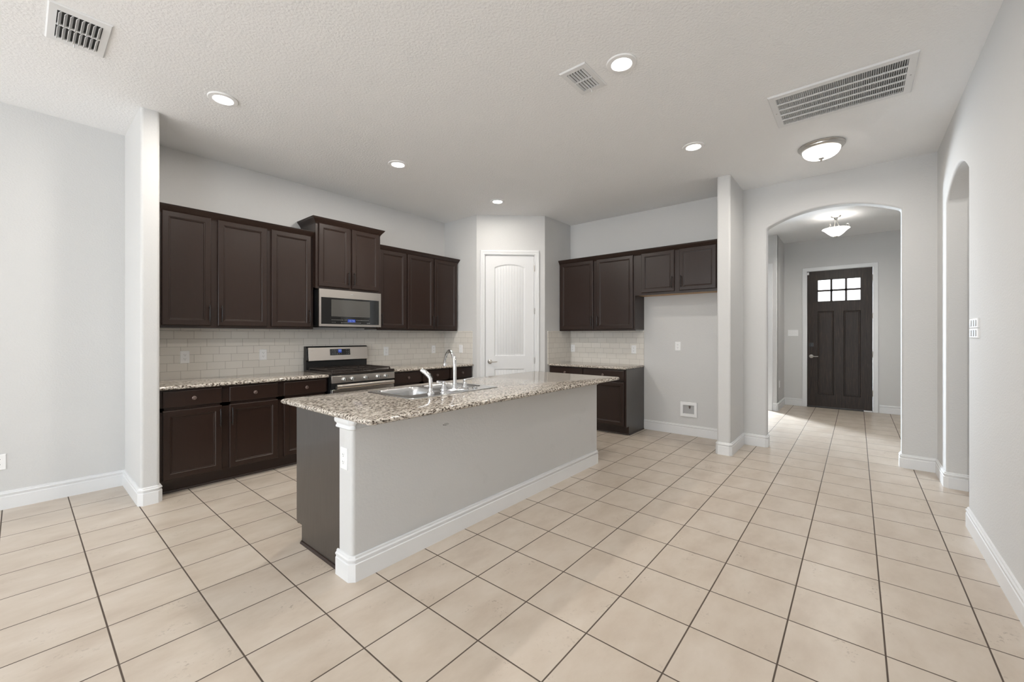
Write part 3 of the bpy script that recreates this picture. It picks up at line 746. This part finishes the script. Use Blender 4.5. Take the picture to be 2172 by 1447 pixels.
# two-gang plates stacked one above the other
for z, lab in ((1.381, 'upper of two white switch plates stacked by the arched passage'), (1.317, 'lower of two white switch plates stacked by the arched passage')):
    t = thing('light_switch', lab, 'switch', (3.945, YR, z), PI, 'stacked switch plates on the right wall')
    m = MB(); w_, h_ = .122, .0305
    m.loft([[(-w_+i, -d, -h_+i), (w_-i, -d, -h_+i), (w_-i, -d, h_-i), (-w_+i, -d, h_-i)] for i, d in ((0, 0), (0, .006), (.004, .009))], True, True)
    m.build('plate', M['plastic'], t, smooth=0)
    for k in range(3):
        x = (k-1)*.070; MB().box(x-.022, x+.022, -.013, -.008, -.020, .020).build('rocker', M['grey_plastic'], t, bevel=.002)

# ice maker water box
t = thing('water_supply_box', 'white recessed water box low on the fridge space wall', 'water box', (XF, 1.687, .338), R90)
def frame_mb(w, h, iw, ih, d):
    m = MB(); R = lambda a, b, y: [(-a/2, y, -b/2), (a/2, y, -b/2), (a/2, y, b/2), (-a/2, y, b/2)]
    return m.loft([R(w, h, 0), R(w, h, -d*.7), R(w-.006, h-.006, -d), R(iw+.004, ih+.004, -d), R(iw, ih, -d*.8), R(iw, ih, 0)])
frame_mb(.208, .190, .138, .110, .020).build('frame', M['plastic'], t, smooth=0)
MB().box(-.069, .069, -.0030, -.0005, -.055, .055).build('box_back', M['grey_plastic'], t, smooth=0)
m = MB(); m.lathe([(.012, -.003), (.012, -.012), (.007, -.014), (.007, -.019), (0, -.019)], (.012, 0, .035), 'y', 14); m.tube([(.012, -.011, .035), (.012, -.011, .012)], .006, 10); m.build('valve', M['pewter'], t)

# ------------------------------------------------------------------ pantry door
t = thing('door_1', 'white arched-panel pantry door in the diagonal corner', 'door', (PA.x, PA.y, 0), PANG, kind='structure')
CAS = [(0, 0), (0, -.012), (.010, -.014), (.028, -.014), (.032, -.018), (.052, -.020), (.060, -.016), (.062, 0)]
def casing_mb(x0, x1, z1, prof):
    """U shaped casing around an opening; profile (outward, y)"""
    m = MB(); loops = []
    for (px, pz, mx, mz) in ((x0, 0.0, -1, 0), (x0, z1, -1, 1), (x1, z1, 1, 1), (x1, 0.0, 1, 0)):
        loops.append([(px+mx*a, y, pz+mz*a) for a, y in prof])
    return m.loft(loops, True, True)
casing_mb(DW0, DW1, DH, CAS).build('casing', M['trim'], t, smooth=20)
jm = MB(); jm.box(DW0-.001, DW0+.012, .0, .10, 0, DH); jm.box(DW1-.012, DW1+.001, .0, .10, 0, DH); jm.box(DW0, DW1, .0, .10, DH-.012, DH+.001)
jm.build('jamb', M['trim'], t, smooth=0)
S0, S1, SZ0, SZ1 = DW0+.015, DW1-.015, .012, DH-.015
def arch_ring(a, b, c, d, rise, inset, y, n=14):
    a, b, c, d = a+inset, b-inset, c+inset, d-inset
    pts = [(a, y, c), (b, y, c)]
    for k in range(n+1):
        u = k/n; x = b+(a-b)*u; pts.append((x, y, d-rise+rise*math.sin(PI*u)**.8 if rise else d))
    return pts
def door_slab():
    """moulded two-panel door: rails and stiles around an arched and a square sunk panel"""
    y = .012; m = MB()
    pa = (S0+.130, S1-.130, 1.008, 2.340, .045); pb = (S0+.130, S1-.130, .200, .822, 0)
    # stiles and rails as a plate with holes
    bm = bmesh.new(); eds = []
    def loop(pts):
        vs = [bm.verts.new(p) for p in pts]; eds.extend(bm.edges.new((vs[i], vs[(i+1) % len(vs)])) for i in range(len(vs)))
    loop([(S0, y, SZ0), (S1, y, SZ0), (S1, y, SZ1), (S0, y, SZ1)])
    for p in (pa, pb): loop(arch_ring(*p, 0, y))
    bmesh.ops.triangle_fill(bm, use_beauty=True, use_dissolve=False, edges=eds, normal=(0, -1, 0))
    def inside(f):
        c = f.calc_center_median()
        for p in (pa, pb):
            if all(p[0]-.0005 <= v.co.x <= p[1]+.0005 and p[2]-.0005 <= v.co.z <= p[3]+.0005 for v in f.verts):
                if p[0] < c.x < p[1] and p[2] < c.z < p[3] - (p[4]*(1-math.sin(PI*(c.x-p[0])/(p[1]-p[0]))**.8)): return True
        return False
    bmesh.ops.delete(bm, geom=[f for f in bm.faces if inside(f)], context='FACES')
    bm.verts.index_update(); m.v = [tuple(v.co) for v in bm.verts]; m.f = [tuple(v.index for v in f.verts) for f in bm.faces]; bm.free()
    m.loft([[(S0, q, SZ0), (S1, q, SZ0), (S1, q, SZ1), (S0, q, SZ1)] for q in (y, y+.035)], False, True)
    pans = []
    for p in (pa, pb):
        pans.append(MB().loft([arch_ring(*p, 0, y), arch_ring(*p, .008, y+.004), arch_ring(*p, .014, y+.010), arch_ring(*p, .030, y+.010), arch_ring(*p, .042, y+.005)], False, True))
    return m, pans
def beadboard():
    q = NT('white_beadboard'); q.set((.76, .765, .77, 1), .42)
    sep = q.node('ShaderNodeSeparateXYZ'); q.link(q.co, sep.inputs[0])
    f = q.math('FRACT', q.math('DIVIDE', sep.outputs[0], .041)); d = q.math('MINIMUM', q.math('DIVIDE', q.math('ABSOLUTE', q.math('SUBTRACT', f, .5)), .10), 1.0)
    q.bump(d, .003, .8); return q.m
dsl, pans = door_slab()
sl = dsl.build('door_slab', M['door_white'], t, smooth=25)
bb = beadboard()
for p in pans: p.build('panel', bb, sl, smooth=25)
for (zz, lab) in ((.30, None), (.94, None), (1.66, None), (2.28, None)):
    m = MB(); m.tube([(S1+.004, -.004, zz-.045), (S1+.004, -.004, zz+.045)], .0065, 10); m.box(S1-.004, S1+.018, .000, .013, zz-.044, zz+.044); m.build('hinge', M['nickel'], t)
m = MB(); hx, hz = S0+.063, .926
m.lathe([(.032, .012), (.032, .006), (.026, .001), (.012, -.006), (.010, -.040), (0, -.040)], (hx, 0, hz), 'y', 24)
m.tube([(hx, -.040, hz), (hx+.012, -.046, hz), (hx+.05, -.047, hz-.003), (hx+.085, -.045, hz), (hx+.105, -.042, hz+.003)], [.010, .009, .007, .006, .005], 10)
m.build('lever_handle', M['nickel'], sl)
MB().box(S0-.001, S0+.001, .014, .044, hz-.03, hz+.03).build('latch_plate', M['bronze'], sl, smooth=0)

# ------------------------------------------------------------------ front door
t = thing('door_2', 'dark stained wooden front door with six small panes', 'door', (XD, 0, 0), R90, kind='structure')
# local x = -world y, -y = into the room
lx = lambda y: -y
D0, D1, DZ0, DZ1 = lx(.704), lx(-.206), .022, 2.474
jm = MB(); jm.box(D0-.018, D0-.003, .0, .14, 0, FDH); jm.box(D1+.003, D1+.018, .0, .14, 0, FDH); jm.box(D0-.016, D1+.016, .0, .14, DZ1+.003, FDH+.001)
jm.build('jamb', M['trim'], t, smooth=0)
casing_mb(D0-.006, D1+.006, DZ1+.006, [(0, 0), (0, -.014), (.006, -.017), (.062, -.017), (.066, -.012), (.066, 0)]).build('casing', M['trim'], t, smooth=20)
L0, L1, LZ0, LZ1 = lx(.556), lx(-.058), 1.912, 2.316
y0, y1 = .004, .048
p1 = (lx(.546), lx(.315)); p2 = (lx(.180), lx(-.049)); PZ0, PZ1 = .240, 1.742
m = MB()
m.box(D0, L0, y0, y1, DZ0, DZ1); m.box(L1, D1, y0, y1, DZ0, DZ1)
m.box(L0, L1, y0, y1, LZ1, DZ1); m.box(L0, L1, y0, y1, PZ1, LZ0); m.box(L0, L1, y0, y1, DZ0, PZ0)
m.box(L0, p1[0], y0, y1, PZ0, PZ1); m.box(p1[1], p2[0], y0, y1, PZ0, PZ1); m.box(p2[1], L1, y0, y1, PZ0, PZ1)
FDM = M['front_door']
sl = m.build('door_slab', FDM, t, smooth=0)
for (a, b) in (p1, p2):
    m = MB(); R = lambda i, y: [(a+i, y, PZ0+i), (b-i, y, PZ0+i), (b-i, y, PZ1-i), (a+i, y, PZ1-i)]
    m.loft([R(0, y0+.001), R(.008, y0+.014), R(.020, y0+.016), R(.026, y0+.012)], False, True); m.build('panel', FDM, sl, smooth=20)
m = MB()
cw = (L1-L0)/3; mu = .016
for k in (1, 2): m.box(L0+cw*k-mu, L0+cw*k+mu, y0+.004, y1-.004, LZ0, LZ1)
zm = (LZ0+LZ1)/2; m.box(L0, L1, y0+.004, y1-.004, zm-mu, zm+mu)
m.box(L0, L0+.012, y0+.004, y1-.004, LZ0, LZ1); m.box(L1-.012, L1, y0+.004, y1-.004, LZ0, LZ1); m.box(L0, L1, y0+.004, y1-.004, LZ0, LZ0+.010); m.box(L0, L1, y0+.004, y1-.004, LZ1-.010, LZ1)
m.build('muntins', FDM, sl, smooth=0)
for r in range(2):
    for c in range(3):
        za, zb = ((LZ0+.010, zm-mu) if r == 0 else (zm+mu, LZ1-.010))
        MB().box(L0+cw*c+(mu if c else .012), L0+cw*(c+1)-(mu if c < 2 else .012), .024, .028, za, zb).build('window_pane', M['glass'], sl, smooth=0)
m = MB(); hx, hz = lx(.642), .926
m.lathe([(.033, .004), (.033, -.004), (.026, -.010), (.012, -.014), (.010, -.046), (0, -.046)], (hx, 0, hz), 'y', 24)
m.tube([(hx, -.044, hz), (hx+.02, -.052, hz), (hx+.06, -.052, hz-.002), (hx+.105, -.048, hz)], [.010, .009, .007, .006], 10)
m.build('lever_handle', M['nickel'], sl)
m = MB(); zz = 1.136
m.loft([[(p[0]+hx, y, p[1]+zz) for p in [(q[0], q[1]) for q in rrect(-.034, .034, -.034, .034, .010, 0, 4)]] for y in (.004, -.008, -.012)], True, True)
m.box(hx-.005, hx+.005, -.026, -.010, zz-.018, zz+.018); m.build('deadbolt', M['black'], sl)
for zz in (.32, .98, 1.64, 2.29):
    m = MB(); m.tube([(D1+.004, -.006, zz-.05), (D1+.004, -.006, zz+.05)], .0075, 10); m.box(D1-.004, D1+.016, -.001, .005, zz-.05, zz+.05); m.build('hinge', M['nickel'], t)
MB().box(D0+.002, D0+.030, -.014, .004, 2.415, 2.462).build('contact_sensor', M['plastic'], sl, bevel=.003)
MB().box(D0-.002, D1+.002, -.006, .14, 0, .020).build('threshold', M['bronze'], t, bevel=.003)
MB().box(D1-.115, D1-.002, -.020, .002, .002, .020).build('sweep_end', M['plastic'], t, smooth=0)

# study doorway casing
struct('trim_7', MB().box(8.358, 8.376, 1.126, 1.205, 0, 2.553).box(8.358, 8.376, 2.05, 2.13, 0, 2.553).box(8.358, 8.376, 1.205, 2.05, 2.482, 2.553),
       M['trim'], 'white casing of the study doorway left of the foyer', 'trim', bevel=.004)

# ------------------------------------------------------------------ ceiling registers and return grille
def register(label, loc, rz, L, Wd, n, il, iw, lean=1, drop=.017, ua=.34, va=.22):
    """ceiling register: long side local x, louvres run along x in two rows, hangs below z 0"""
    t = thing('ceiling_vent', label, 'vent', loc, rz, 'ceiling supply vents')
    m = MB(); R = lambda a, b, z: [(-a/2, -b/2, z), (a/2, -b/2, z), (a/2, b/2, z), (-a/2, b/2, z)]
    m.loft([R(L, Wd, 0), R(L, Wd, -.003), R(L-.012, Wd-.012, -.009), R(il, iw, -.009), R(il, iw, -.0005)])
    m.box(-.006, .006, -iw/2, iw/2, -.010, -.003)
    m.build('frame', M['trim'], t, smooth=0)
    MB().box(-il/2, il/2, -iw/2, iw/2, -.0022, -.0008).build('duct_shade_plate', M['vent_shade'], t, smooth=0)  # flat dark plate painted as the shade behind the louvers
    m = MB(); p = iw/n
    for k in range(n):
        y = -iw/2+p*(k+.5)
        for (a, b) in ((-il/2+.002, -.008), (.008, il/2-.002)):
            u, v = y-lean*p*ua, y+lean*p*va; zl = -.004-drop
            m.add([(a, u, -.004), (b, u, -.004), (b, v, zl), (a, v, zl), (a, u+lean*.002, -.003), (b, u+lean*.002, -.003), (b, v+lean*.002, zl+.001), (a, v+lean*.002, zl+.001)],
                  [(0, 1, 2, 3), (7, 6, 5, 4), (0, 4, 5, 1), (3, 2, 6, 7), (0, 3, 7, 4), (1, 5, 6, 2)])
    m.build('louvers', M['trim'], t, smooth=0)
    MB().tube([(il/2-.02, iw/2*.1, -.010), (il/2+.006, iw/2*.1, -.016), (il/2+.012, iw/2*.1, -.030)], .003, 8).build('damper_lever', M['trim'], t)
register('white ceiling vent above the left wall near the picture corner', (.217, 3.426, CH), PI/2, .412, .246, 8, .300, .175)
register('small white ceiling vent beside the brightest recessed light', (2.457, 1.431, CH), 0, .306, .197, 6, .225, .125, 1, .0095, .22, .14)
def grille():
    t = thing('return_air_grille', 'large white return air grille above the front hall', 'vent', (3.793, .104, CH), PI/2)
    L, Wd, il, iw = .806, .560, .715, .460
    m = MB(); R = lambda a, b, z: [(-a/2, -b/2, z), (a/2, -b/2, z), (a/2, b/2, z), (-a/2, b/2, z)]
    m.loft([R(L, Wd, 0), R(L, Wd, -.004), R(L-.012, Wd-.012, -.012), R(il, iw, -.012), R(il, iw, -.0005)])
    m.build('frame', M['trim'], t, smooth=0)
    MB().box(-il/2, il/2, -iw/2, iw/2, -.0022, -.0008).build('filter_shade_plate', M['vent_shade'], t, smooth=0)  # no hole here: dark sheet gives the shade between the blades
    m = MB(); n = 62
    for k in range(n):
        x = -il/2+il*(k+.5)/n
        m.add([(x-.0042, -iw/2, -.003), (x-.0042, iw/2, -.003), (x+.0030, iw/2, -.0145), (x+.0030, -iw/2, -.0145), (x-.0030, -iw/2, -.003), (x-.0030, iw/2, -.003), (x+.0042, iw/2, -.0145), (x+.0042, -iw/2, -.0145)],
              [(0, 1, 2, 3), (7, 6, 5, 4), (0, 4, 5, 1), (3, 2, 6, 7), (0, 3, 7, 4), (1, 5, 6, 2)])
    m.build('blades', M['trim'], t, smooth=0)
    m = MB()
    for k in range(1, 5):
        y = -iw/2+iw*k/5; m.box(-il/2, il/2, y-.007, y+.007, -.0165, -.010)
    m.build('cross_bars', M['trim'], t, smooth=0)
    MB().lathe([(.005, -.0118), (.005, -.0135), (0, -.0140)], (-il/2-.022, 0, 0), 'z', 10).lathe([(.005, -.0118), (.005, -.0135), (0, -.0140)], (il/2+.022, 0, 0), 'z', 10).build('screws', M['grey_plastic'], t)
grille()

# ------------------------------------------------------------------ lamps
LAMP_C = (1.0, .94, .865)
def downlight(label, x, y, power=7):
    t = thing('recessed_light', label, 'ceiling light', (x, y, CH), 0, 'round recessed ceiling lights')
    MB().lathe([(.096, 0), (.096, -.004), (.092, -.008), (.066, -.010), (.061, -.006), (.061, 0)], seg=40).build('trim_ring', M['plastic'], t)
    MB().lathe([(0, -.002), (.0605, -.002), (.0605, -.006), (.045, -.0072), (0, -.0076)], seg=32).build('lens', M['lens'], t)
    l = bpy.data.lights.new('downlight_lamp', 'AREA'); l.shape = 'DISK'; l.size = .12; l.energy = power; l.color = LAMP_C
    o = bpy.data.objects.new('downlight_lamp', l); COL.objects.link(o); o.parent = t; o.location = (0, 0, -.012)
for (x, y, lab, pw_) in ((.962, 3.595, 'recessed light nearest the wall stub', 12), (2.466, 3.592, 'recessed light in front of the microwave cabinet', 20),
                    (3.974, 3.590, 'recessed light in front of the pantry door', 7), (2.470, 1.160, 'large bright recessed light beside the small ceiling vent', 11), (.962, 1.158, 'extra unseen recessed light above the near end of the island', 11),  # last one is an extra unseen light, added to help light the island
                    (3.982, 1.160, 'recessed light between return grille and fridge wall', 8)):
    downlight(lab, x, y, pw_)
def dome():
    t = thing('flush_dome_light', 'round nickel-rimmed dome light in front of the arch', 'ceiling light', (4.715, .252, CH))
    MB().lathe([(.172, 0), (.178, -.005), (.178, -.014), (.168, -.022), (.166, -.030), (.154, -.040), (.144, -.042), (.144, -.028)], seg=48).build('rim', M['nickel'], t)
    prof = [(.144, -.038)] + [(.144*math.cos(a*PI/20)**.7, -.040-.077*math.sin(a*PI/20)) for a in range(1, 10)] + [(0, -.118)]
    MB().lathe(prof, seg=48).build('glass_dome', M['dome'], t, smooth=60)
    MB().lathe([(0, -.113), (.024, -.114), (.022, -.121), (.010, -.126), (.006, -.132), (.009, -.137), (.005, -.143), (0, -.144)], seg=20).build('finial', M['nickel'], t)
    l = bpy.data.lights.new('dome_lamp', 'AREA'); l.shape = 'DISK'; l.size = .26; l.energy = 8; l.color = LAMP_C
    o = bpy.data.objects.new('dome_lamp', l); COL.objects.link(o); o.parent = t; o.location = (0, 0, -.15)
dome()
def semi():
    t = thing('semi_flush_light', 'glass bowl light hanging in the foyer before the front door', 'ceiling light', (7.609, .235, CH))
    MB().lathe([(.062, 0), (.062, -.008), (.052, -.018), (.024, -.026), (.018, -.045), (.014, -.065), (0, -.065)], seg=32).build('canopy', M['nickel'], t)
    prof = [(.160, -.186), (.166, -.191), (.150, -.200), (.122, -.226), (.092, -.258), (.062, -.284), (.034, -.298), (0, -.302), (0, -.297), (.034, -.293), (.060, -.279), (.089, -.253), (.118, -.221), (.146, -.195), (.160, -.186)]
    MB().lathe(prof, seg=48).build('glass_bowl', M['bowl'], t, smooth=60)
    for k in range(3):
        a = 2*PI*k/3+.55; c, s = math.cos(a), math.sin(a)
        pts = [(.008, -.055), (.018, -.10), (.042, -.165), (.090, -.205), (.135, -.195), (.150, -.160), (.143, -.135), (.125, -.132), (.118, -.145), (.122, -.155)]
        MB().tube([(c*r, s*r, z) for r, z in pts], .0055, 8).build('scroll_arm', M['nickel'], t)
    MB().lathe([(.026, -.294), (.026, -.303), (.016, -.310), (.007, -.315), (.008, -.322), (.003, -.331), (0, -.332)], seg=20).build('finial', M['nickel'], t)
    l = bpy.data.lights.new('bowl_lamp', 'AREA'); l.shape = 'DISK'; l.size = .30; l.energy = 17; l.color = LAMP_C
    o = bpy.data.objects.new('bowl_lamp', l); COL.objects.link(o); o.parent = t; o.location = (0, 0, -.338)
semi()
l = bpy.data.lights.new('passage_lamp', 'POINT'); l.energy = 7; l.color = LAMP_C; l.shadow_soft_size = .1
o = bpy.data.objects.new('passage_lamp', l); COL.objects.link(o); o.location = (4.55, -1.5, 2.5)

# ------------------------------------------------------------------ outdoors seen through the door panes
struct('lawn', MB().box(13.01, 45, -25, 25, -.25, -.1), M['grass'], 'lawn and street outside the front door', 'ground', smooth=0)
hs = thing('house', 'pale gabled house across the street through the door panes', 'house', (24, -1.5, -.1))
MB().box(0, 7, -6, 6, 0, 3.0).build('walls', M['siding'], hs, smooth=0)
MB().prism([(-6.5, 3.0), (6.5, 3.0), (0, 5.6)], lambda a, b, d: (d, a, b), -.4, 7.4).build('roof', M['shingle'], hs, smooth=0)
